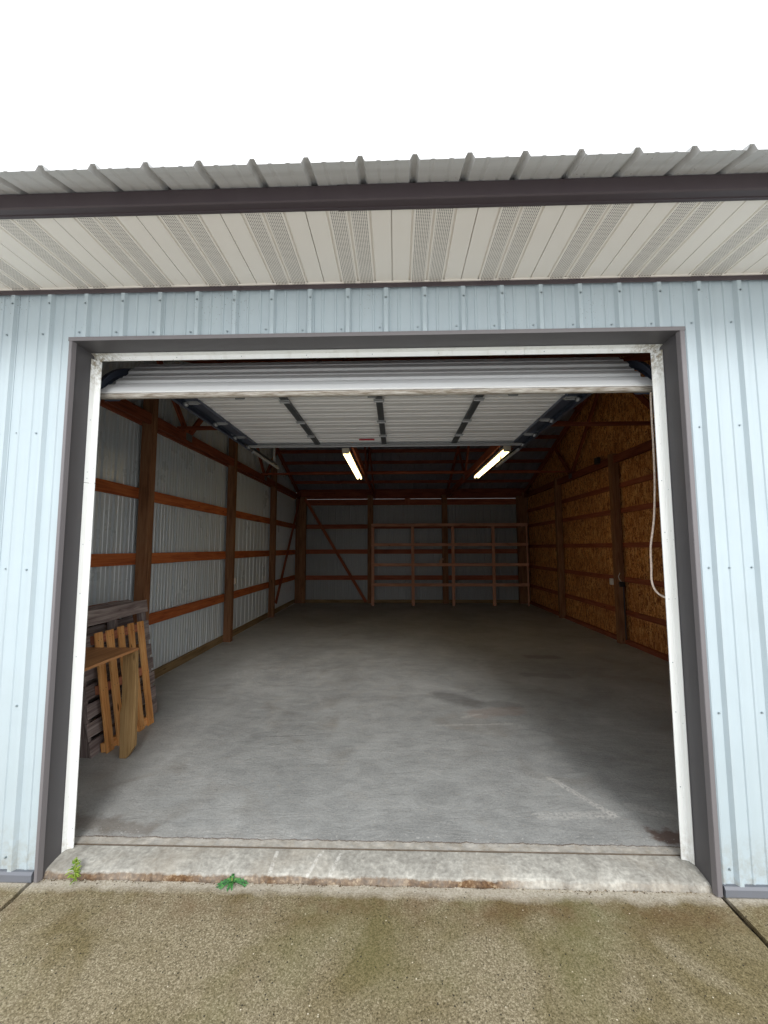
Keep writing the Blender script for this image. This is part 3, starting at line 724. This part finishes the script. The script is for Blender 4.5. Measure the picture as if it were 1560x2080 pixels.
# ------------------------------------------------------------------ overhead door (part of the barn)
DX0, DX1 = -1.765, 1.895
P0 = (.30, 2.765); P1 = (.70, 3.165)
joints = [P0, P1, (1.44, 3.172), (2.10, 3.172), (2.66, 3.170), (3.13, 3.168)]
dm = MB(); T = .02
def door_section(a, b_, nr):
    """closed profile of one ribbed section between two hinge lines (y,z)"""
    A = Vector((a[0], a[1])); B = Vector((b_[0], b_[1])); d = (B-A); L = d.length; d.normalize(); nn = Vector((-d.y, d.x))   # outward (exterior)
    seq = []
    def add(u, o): seq.append(A+d*u+nn*o)
    add(.003, 0)
    p = (L-.03)/nr
    for k in range(nr):
        u = .015+k*p
        add(u+.003, 0); add(u+.016, .014); add(u+p*.34, .014); add(u+p*.34+.012, .003); add(u+p*.56, .003); add(u+p*.56+.006, .009); add(u+p*.68, .009); add(u+p*.68+.010, 0)
    add(L-.003, 0)
    inner = seq; outer = [q+nn*T for q in inner]
    poly = [(DX0, q.x, q.y) for q in inner] + [(DX0, q.x, q.y) for q in reversed(outer)]
    return poly, inner, outer
def add_section(mb, a, b_, nr):
    poly, inn, out = door_section(a, b_, nr)
    for lst, mi in ((inn, 1), (out, 0)):
        b = len(mb.v)
        for q in lst: mb.v.append((DX0, q.x, q.y)); mb.v.append((DX1, q.x, q.y))
        for i in range(len(lst)-1):
            mb.f.append((b+2*i, b+2*i+1, b+2*i+3, b+2*i+2)); mb.mi.append(mi); mb.uv.append([(0, 0)]*4)
    # ends
    for X in (DX0, DX1):
        b = len(mb.v); L_ = len(inn)
        for q in inn: mb.v.append((X, q.x, q.y))
        for q in out: mb.v.append((X, q.x, q.y))
        for i in range(L_-1): mb.f.append((b+i, b+i+1, b+L_+i+1, b+L_+i)); mb.mi.append(0); mb.uv.append([(0, 0)]*4)
    for k in (0, -1):
        q0, q1 = inn[k], out[k]
        mb.face([(DX0, q0.x, q0.y), (DX1, q0.x, q0.y), (DX1, q1.x, q1.y), (DX0, q1.x, q1.y)])
nrs = [3, 3, 3, 2, 2]
for a, b_, nr in zip(joints, joints[1:], nrs): add_section(dm, a, b_, nr)
door = part('overhead_door', dm, ['doorw', 'doorin'], 'white ribbed steel sectional door rolled up under the trusses')
m = MB(); m.prism([(DX0+.002, .268, 2.786), (DX0+.002, .262, 2.772), (DX0+.002, .266, 2.756), (DX0+.002, .280, 2.750), (DX0+.002, .305, 2.756), (DX0+.002, .31, 2.786)], (DX1-DX0-.004, 0, 0))
m.build('bottom_seal', 'seal', door, bevel=.004)
m = MB(); m.prism([(DX0-.004, .268, 2.787), (DX0-.004, .263, 2.793), (DX0-.004, .296, 2.828), (DX0-.004, .299, 2.827), (DX0-.004, .316, 2.846), (DX0-.004, .319, 2.845), (DX0-.004, .355, 2.882), (DX0-.004, .365, 2.870), (DX0-.004, .305, 2.787)], (DX1-DX0+.008, 0, 0)); m.build('bottom_rail', 'doorw', door)
# stiles: five runs, one piece per section, with hinges at the joints
for xc, wd_ in ((DX0+.05, .10), (-.835, .062), (.062, .062), (1.0, .062), (DX1-.05, .10)):
    for (a, b_) in zip(joints, joints[1:]):
        m = MB(); ax = Vector((0, a[0], a[1])); bx = Vector((0, b_[0], b_[1])); d = (bx-ax).normalized(); nn = Vector((0, d.z, -d.y))
        m.beam(ax+d*.01+nn*.014+Vector((xc, 0, 0)), bx-d*.01+nn*.014+Vector((xc, 0, 0)), wd_, .028, (1, 0, 0)); m.build('stile', 'galvd' if abs(wd_-.062) < .01 else 'track', door)
    for q in joints[1:]:
        if q is joints[-1]: continue
        m = MB(); m.box(xc-.05, xc+.05, q[0]-.035, q[0]+.035, q[1]-.034, q[1]-.029); m.tube([(xc-.045, q[0], q[1]-.042), (xc+.045, q[0], q[1]-.042)], .009, 8)
        h = m.build('hinge', 'galv', door)
for xc in (DX0-.03, DX1+.03):
    for q in joints[1:]:
        m = MB(); m.tube([(xc-.02, q[0], q[1]-.045), (xc+.02, q[0], q[1]-.045)], .022, 12); m.build('roller', 'galv', door, smooth=True)
m = MB(); m.prism([(DX0, 3.13, 3.165), (DX0, 3.135, 3.115), (DX0, 3.138, 3.115), (DX0, 3.138, 3.195), (DX0, 3.10, 3.195), (DX0, 3.10, 3.192)], (DX1-DX0, 0, 0)); m.box(DX0, DX1, 3.06, 3.134, 3.128, 3.132)
m.build('reinforcing_strut', 'galv', door)
m = MB(); m.box(-.26, -.06, 2.92, 2.985, 3.163, 3.1655); m.build('warning_sticker', 'red', door)
# tracks
for s_, xc in ((-1, DX0-.045), (1, DX1+.045)):
    pth = [(.25, .02), (.25, 2.50)] + [(.25+.56*(1-math.cos(a)), 2.56+.56*math.sin(a)) for a in [i*math.pi/2/10 for i in range(1, 10)]] + [(.85, 3.125), (4.55, 3.135)]
    m = MB(); prof_ = [(-.028, -.012), (-.028, .022), (-.025, .022), (-.025, -.009), (.025, -.009), (.025, .022), (.028, .022), (.028, -.012)]
    b = len(m.v); L_ = len(prof_)
    for i, (y, z) in enumerate(pth):
        a = pth[max(0, i-1)]; c_ = pth[min(len(pth)-1, i+1)]; d = Vector((0, c_[0]-a[0], c_[1]-a[1])).normalized(); nn = Vector((0, -d.z, d.y))
        for (pn_, pc) in prof_: m.v.append(tuple(Vector((xc, y, z))+nn*pn_+Vector((-s_*pc, 0, 0))))
    for i in range(len(pth)-1):
        for k in range(L_):
            k2 = (k+1) % L_; m.f.append((b+i*L_+k, b+i*L_+k2, b+(i+1)*L_+k2, b+(i+1)*L_+k)); m.mi.append(0); m.uv.append([(0, 0)]*4)
    tr = part('door_track', m, 'track')
    m = MB(); m.box(xc-.02, xc+.02, .9, 4.4, 3.168, 3.172); m.box(xc+s_*.018, xc+s_*.021, .9, 4.4, 3.12, 3.168); m.build('angle_iron', 'track', tr)
    for yb in (2.6, 4.35):
        m = MB(); m.box(xc-.003, xc+.003, yb-.018, yb+.018, 3.15, 3.50); m.box(xc-.018, xc+.018, yb+.019, yb+.022, 3.15, 3.50); m.build('hanger_strap', 'galv', tr)
    m = MB(); m.tube([(xc-.03*s_, 3.3, 3.10), (xc-.03*s_, 4.5, 3.10)], .019, 8); m.build('extension_spring', 'galv', tr)

# ------------------------------------------------------------------ fluorescent lights
def make_light():
    root = empty('ceiling_light', (0, 0, 0))
    h = MB(); h.prism([(-.055, 0, .02), (.055, 0, .02), (.055, 0, .055), (.04, 0, .075), (-.04, 0, .075), (-.055, 0, .055)], (0, 2.46, 0)); h.build('housing', 'fix', root)
    for y in (0, 1.215, 2.43):
        for x in (-.034, .034):
            m = MB(); m.box(x-.013, x+.013, y, y+.03, -.014, .0195); m.build('lamp_holder', 'fix', root)
    for y in (.033, 1.247):
        for x in (-.034, .034):
            m = MB(); m.tube([(x, y, .0), (x, y+1.18, .0)], .0165, 12); m.build('tube_lamp', 'tube', root, smooth=True)
    m = MB(); m.box(-.055, .055, -.012, -.0005, -.02, .07); m.build('end_cap', 'fix', root)
    return root
la = make_light(); la.location = (-.568, 4.02, 3.245)
tag(la, 'lit fluorescent strip light under the left of the two middle trusses', 'light', 'fluorescent strip lights')
lb = copy_tree(la); lb.location = (1.94, 3.98, 3.245)
lb['label'] = 'lit fluorescent strip light on the right, nearer the particle board wall'

# ------------------------------------------------------------------ shelf rack
sh = empty('shelf_rack', (1.9, 10.4, 0))
tag(sh, 'tall open lumber shelving frame with five uprights against the back wall', 'shelf')
def child(mb, name, mats, root, bevel=0, label=None, smooth=False):
    off = Vector(root.location)
    mb.v = [tuple(Vector(p)-off) for p in mb.v]
    o = mb.build(name, mats, root, smooth, bevel)
    if label: o['label'] = label
    return o
UX = [-.50, .727, 1.955, 3.18, 4.20]
for i, x in enumerate(UX):
    for y in (10.38,):
        m = MB(); wx = .045 if True else .09
        m.box(x-.0445 if i < 4 else x-.019, x+.0445 if i < 4 else x+.019, y, y+.038, 0, 2.40 if i else 2.39, nseg=3, wob=.001)
        child(m, 'upright', 'shelf', sh)
for z in (.585, 1.19, 1.80, 2.405):
    for y in (10.342,):
        m = MB(); m.box(-.545, 4.22, y, y+.0375, z, z+.09, nseg=6, wob=.001); child(m, 'rail', 'shelf', sh)
    for i, x in enumerate(UX):
        m = MB(); m.box(x-.019, x+.019, 10.42, 11.04, z+.001, z+.05); child(m, 'cross_bar', 'shelf', sh)
it = empty('paint_box', (1.60, 10.36, 1.28))
tag(it, 'small pinkish box sitting on the second shelf rail beside the middle upright', 'box')
m = MB(); m.box(1.53, 1.62, 10.345, 10.42, 1.282, 1.37); child(m, 'carton', 'card', it)
m = MB(); m.box(1.575, 1.66, 10.35, 10.43, 1.371, 1.43); child(m, 'lid', 'card', it)

# ------------------------------------------------------------------ pallets
def pallet(name, label, mat, H, W, D, n_face, bw, n_str=3, gap_top=0.0, group='wooden pallets leaning on the left wall', face_first=None, wob=.003, vertical=False):
    """stands on its end: face boards towards +x. local: x depth (0 = front face, negative behind), y width, z height"""
    r = empty(name); tag(r, label, 'pallet', group)
    bt = .017
    if not vertical:
        sy = [.022, W/2, W-.022] if n_str == 3 else [.022, W-.022]
        for y in sy:
            m = MB(); m.beam((-bt-D/2, y, 0), (-bt-D/2, y, H), .038, D, (0, 1, 0), nseg=5, wob=wob*.5); m.build('stringer', mat, r, bevel=.003)
        zs = [bw/2+(H-bw)*k/(n_face-1) for k in range(n_face)]
        for k, z in enumerate(zs):
            if gap_top and k == n_face-2: z -= gap_top
            m = MB(); m.beam((-bt/2+random.uniform(-.001, .001), 0+random.uniform(-.012, .004), z), (-bt/2, W+random.uniform(-.006, .014), z+random.uniform(-.012, .012)), bw*random.uniform(.88, 1.05), bt, (0, 0, 1), nseg=6, wob=wob); m.build('deck_board', mat, r, bevel=.002)
        for k in range(5):
            z = .05+(H-.1)*k/4
            m = MB(); m.beam((-bt*1.5-D, 0, z), (-bt*1.5-D, W, z), bw*.9, bt, (0, 0, 1), nseg=4, wob=wob); m.build('deck_board', mat, r, bevel=.002)
    else:
        for z in (.045, H*.52, H-.06):
            m = MB(); m.beam((-bt-D/2, 0.01, z), (-bt-D/2, W-.01, z), .075, D, (0, 0, 1), nseg=3, wob=wob*.4); m.build('stringer', 'redw' if z > .1 else mat, r, bevel=.003)
        for k in range(n_face):
            y = bw/2+(W-bw)*k/(n_face-1)
            m = MB(); m.beam((-bt/2, y+random.uniform(-.004, .004), 0), (-bt/2, y+random.uniform(-.006, .006), H+random.uniform(-.012, .012)), bw*random.uniform(.9, 1.06), bt, (0, 1, 0), nseg=6, wob=wob*.5); sc_ = m
            for zz_ in (.045, H*.52, H-.06):
                for dy in (-.018, .018): sc_.disc((.0, y+dy, zz_+random.uniform(-.01, .01)), (1, 0, 0), .004, .0012, 6, 1)
            m.build('deck_board', [mat, 'pdark'], r, bevel=.002)
    return r
def place(r, x, y, tilt, rz=0): r.location = (x, y, 0.002); r.rotation_euler = (0, -tilt, rz)
TL = math.atan2(.18, 1.2)
g1 = pallet('pallet', 'weathered grey pallet on end with wide horizontal boards, front of the grey pair', 'greyw', 1.2, .97, .085, 8, .125, gap_top=.05)
place(g1, -2.345, 1.19, TL)
g2 = pallet('pallet', 'darker grey pallet squeezed between the front grey pallet and the steel wall', 'greyw', 1.22, .98, .085, 7, .11)
place(g2, -2.475, 1.15, TL+.02)
g3 = pallet('pallet', 'brown pallet hardly seen, last of the row against the left steel wall', 'redw', 1.2, .95, .085, 7, .10)
place(g3, -2.615, 1.16, TL+.0)
o1 = pallet('pallet', 'new orange pine pallet with narrow upright slats leaning on the grey pallets', 'orangew', 1.02, .64, .05, 5, .078, vertical=True, wob=.003)
place(o1, -2.262, 1.27, math.atan2(.165, 1.0), R_(-2.5))

# workbench corner
wb = empty('workbench', (-2.4, .7, 0))
tag(wb, 'low workbench of orange plywood on one broad olive plank leg, just inside the left jamb', 'bench')
m = MB(); m.box(-2.86, -2.012, .30, 1.238, .876, .896, nseg=1); child(m, 'bench_top', 'ply', wb, bevel=.001)
m = MB()
pts_l = [(-2.106, 0), (-2.050, .0), (-2.035, .015), (-1.985, .095), (-1.987, .3), (-1.996, .60), (-2.006, .875), (-2.122, .875), (-2.112, .6), (-2.108, .42), (-2.120, .36), (-2.112, .2)]
b = len(m.v); L_ = len(pts_l)
for Y in (1.19, 1.228):
    for (x, z) in pts_l: m.v.append((x, Y, z+.001))
for k in range(L_):
    k2 = (k+1) % L_; m.f.append((b+k, b+k2, b+L_+k2, b+L_+k)); m.mi.append(0); m.uv.append([(pts_l[k][1]+3, 0), (pts_l[k2][1]+3, 0), (pts_l[k2][1]+3, .04), (pts_l[k][1]+3, .04)])
for q, Y in ((0, 1.19), (L_, 1.228)):
    m.f.append(tuple(b+q+k for k in range(L_))); m.mi.append(0); m.uv.append([(z+7, x) for (x, z) in pts_l])
child(m, 'leg', 'legw', wb, bevel=.002)
m = MB(); m.box(-2.85, -2.71, 1.19, 1.228, 0.001, .875); child(m, 'leg', 'legw', wb, bevel=.002)
m = MB(); m.box(-2.85, -2.0, .30, .338, .785, .875); child(m, 'ledger', 'girt', wb)
m = MB(); m.box(-2.85, -2.71, .302, .338, 0.001, .783); child(m, 'leg', 'legw', wb, bevel=.002)
m = MB(); m.box(-2.15, -2.01, .302, .338, 0.001, .783); child(m, 'leg', 'legw', wb, bevel=.002)

# ------------------------------------------------------------------ electrical bits
def outlet(loc, nrm, label):
    r = empty('outlet_box', loc); tag(r, label, 'outlet')
    x = nrm
    m = MB(); m.box(min(0, x*.045), max(0, x*.045), -.035, .035, -.058, .058); m.build('box', 'pwhite', r, bevel=.004)
    m = MB()
    for z in (-.022, .022): m.box(min(x*.045, x*.049), max(x*.045, x*.049), -.017, .017, z-.014, z+.014)
    m.build('socket', 'pwhite', r)
    return r
outlet((WL-.03, 5.62, 1.12), 1, 'small white outlet box behind the second left post')
outlet((WR+.005, 5.62, 1.11), -1, 'small pale outlet on the far side of the bright right post')
jb = empty('junction_box', (4.36, 5.40, 1.08)); tag(jb, 'black box with a loop of white cable on the right post', 'junction box')
m = MB(); m.box(4.31, 4.40, 5.41, 5.455, 1.03, 1.12); child(m, 'box', 'pdark', jb, bevel=.003)
m = MB(); m.tube([(4.345, 5.43, 1.12), (4.30, 5.42, 1.17), (4.29, 5.42, 1.22), (4.325, 5.43, 1.28)], .006, 6); child(m, 'cable', 'pwhite', jb, smooth=True)
m = MB(); m.tube([(4.39, 5.452, 1.03), (4.39, 5.452, .02)], .009, 6); child(m, 'conduit', 'pdark', jb)
sb = empty('sensor_box', (4.31, 6.0, 3.48)); tag(sb, 'small dark box mounted on the top rail of the right wall', 'sensor')
m = MB(); m.box(4.265, 4.34, 5.95, 6.09, 3.43, 3.56); child(m, 'box', 'pdark', sb, bevel=.006)
m = MB(); m.box(4.255, 4.265, 5.98, 6.06, 3.45, 3.50); child(m, 'lens', 'pdark', sb)

# rope loop at the right jamb
RX = -.022
ctrl = [(1.872, .25, 2.735), (1.882, .27, 2.70), (1.893, .29, 2.55), (1.899, .30, 2.40), (1.893, .30, 2.15), (1.874, .30, 1.92), (1.846, .30, 1.76), (1.828, .30, 1.62), (1.826, .30, 1.54), (1.840, .29, 1.48), (1.87, .27, 1.448), (1.90, .25, 1.44), (1.93, .24, 1.47), (1.94, .24, 1.6)]
def catmull(P, n_=6):
    out = []
    for i in range(len(P)-1):
        a, b_, c_, d = [Vector(P[min(max(i+k, 0), len(P)-1)]) for k in (-1, 0, 1, 2)]
        for j in range(n_):
            t = j/n_; out.append(.5*((2*b_)+(c_-a)*t+(2*a-5*b_+4*c_-d)*t*t+(3*b_-a-3*c_+d)*t**3))
    out.append(Vector(P[-1])); return out
ctrl = [(x+RX*(1 if z > 1.7 else .4), y, z) for x, y, z in ctrl]
m = MB(); m.tube(catmull(ctrl), .0062, 8)
tag(m.build('pull_rope', 'rope', smooth=True), 'beige pull rope hanging in a loop beside the right white jamb', 'rope')

# ------------------------------------------------------------------ weeds
def leaf(mb, base, d, L, wd, droop=.3, serr=0, nseg=8, mi=0, upv=Vector((0, 0, 1))):
    d = Vector(d).normalized(); side = d.cross(upv).normalized(); base = Vector(base)
    rows = []
    for i in range(nseg+1):
        t = i/nseg; c = base+d*L*t+Vector((0, 0, -droop*L*t*t))
        w_ = wd*math.sin(math.pi*min(1, t*.86+.1))**.8
        if serr: w_ *= (1.0 if i % 2 else 1-serr)
        if i == nseg: w_ = 0.0005
        fold = Vector((0, 0, w_*.35))
        rows.append((c-side*w_/2+fold, c, c+side*w_/2+fold))
    b = len(mb.v)
    for r in rows: mb.v += [tuple(q) for q in r]
    for i in range(nseg):
        for k in (0, 1):
            a = b+3*i+k; mb.f.append((a, a+1, a+4, a+3)); mb.mi.append(mi); mb.uv.append([(0, 0)]*4)
w1 = empty('weed', (-1.540, -.004, -.052)); tag(w1, 'upright yellow green weed with many short leaves by the left jamb', 'weed', None)
m = MB(); m.tube([(0, 0, 0), (.003, -.002, .05), (0, .002, .098)], .0022, 6); m.build('stem', 'stem', w1)
m = MB()
for i in range(62):
    h = random.uniform(.006, .108); a = random.uniform(0, 2*math.pi); L = .042*(1-h/.165)+.008
    leaf(m, (random.uniform(-.010, .010), random.uniform(-.006, .006), h), (math.cos(a), math.sin(a)*.8, random.uniform(.25, .9)), L*random.uniform(.8, 1.2), .008, .35, 0, 5)
m.build('leaves', 'leafy', w1)
w2 = empty('weed', (-.675, .0, -.05)); tag(w2, 'flat dark green thistle like weed with jagged leaves in the sill crack', 'weed', None)
m = MB(); m.tube([(0, 0, 0), (0, 0, .03)], .003, 6); m.build('stem', 'stem', w2)
m = MB()
for a, L, e in ((185, .10, .12), (200, .105, .10), (215, .08, .08), (-8, .105, .16), (6, .10, .22), (262, .052, .1), (292, .045, .15), (95, .055, 1.2), (70, .04, 1.6), (160, .05, .4), (20, .05, .5), (120, .045, .9)):
    a = R_(a); leaf(m, (0, -.004, .012), (math.cos(a), math.sin(a), e), L, .030 if L > .07 else .022, .45, .6, 12)
m.build('leaves', 'leafg', w2)

# ------------------------------------------------------------------ crumbs and dirt along the foot of the sill
m = MB()
n = N('crumb_grit', .95, .1); n.col(n.ramp(n.sep(n.vor(n.pos(), 70, 'Color'))[0], [(.1, (.045, .028, .015)), (.5, (.20, .15, .09)), (.9, (.50, .46, .38))])); MT['grit'] = n.m
def crumb(x, y, z, r):
    vs = [Vector((math.cos(a)*random.uniform(.6, 1.1), math.sin(a)*random.uniform(.5, 1), 0))*r for a in (0, 1.3, 2.5, 3.8, 5.0)]
    tp = Vector((random.uniform(-.3, .3)*r, random.uniform(-.3, .3)*r, r*random.uniform(.5, 1.0)))
    o = Vector((x, y, z)); b = len(m.v); m.v += [tuple(o+q) for q in vs]+[tuple(o+tp)]
    for k in range(5): m.f.append((b+k, b+(k+1) % 5, b+5)); m.uv.append([(0, 0)]*3); m.mi.append(0)
for i in range(900):
    x = random.uniform(XA-.02, XB+.02); crumb(x, .012-abs(random.gauss(0, .012)), -.0515, random.choice((.0015, .002, .003, .0045)))
for i in range(260):
    x = random.uniform(-2.2, 2.3); crumb(x, random.uniform(-1.0, 0), -.0505, random.choice((.0012, .0015, .002)))
for i in range(350):
    x = random.uniform(XA, XB); crumb(x, .203+random.gauss(0, .004), -.012, random.choice((.001, .002, .003)))
for i in range(160):
    x = random.choice((random.uniform(XA, XA+.25), random.uniform(XB-.2, XB), random.uniform(XA, XB))); crumb(x, random.uniform(.21, .42), .0003, random.choice((.001, .0015, .0025)))
tag(m.build('grit', 'grit'), kind='stuff')
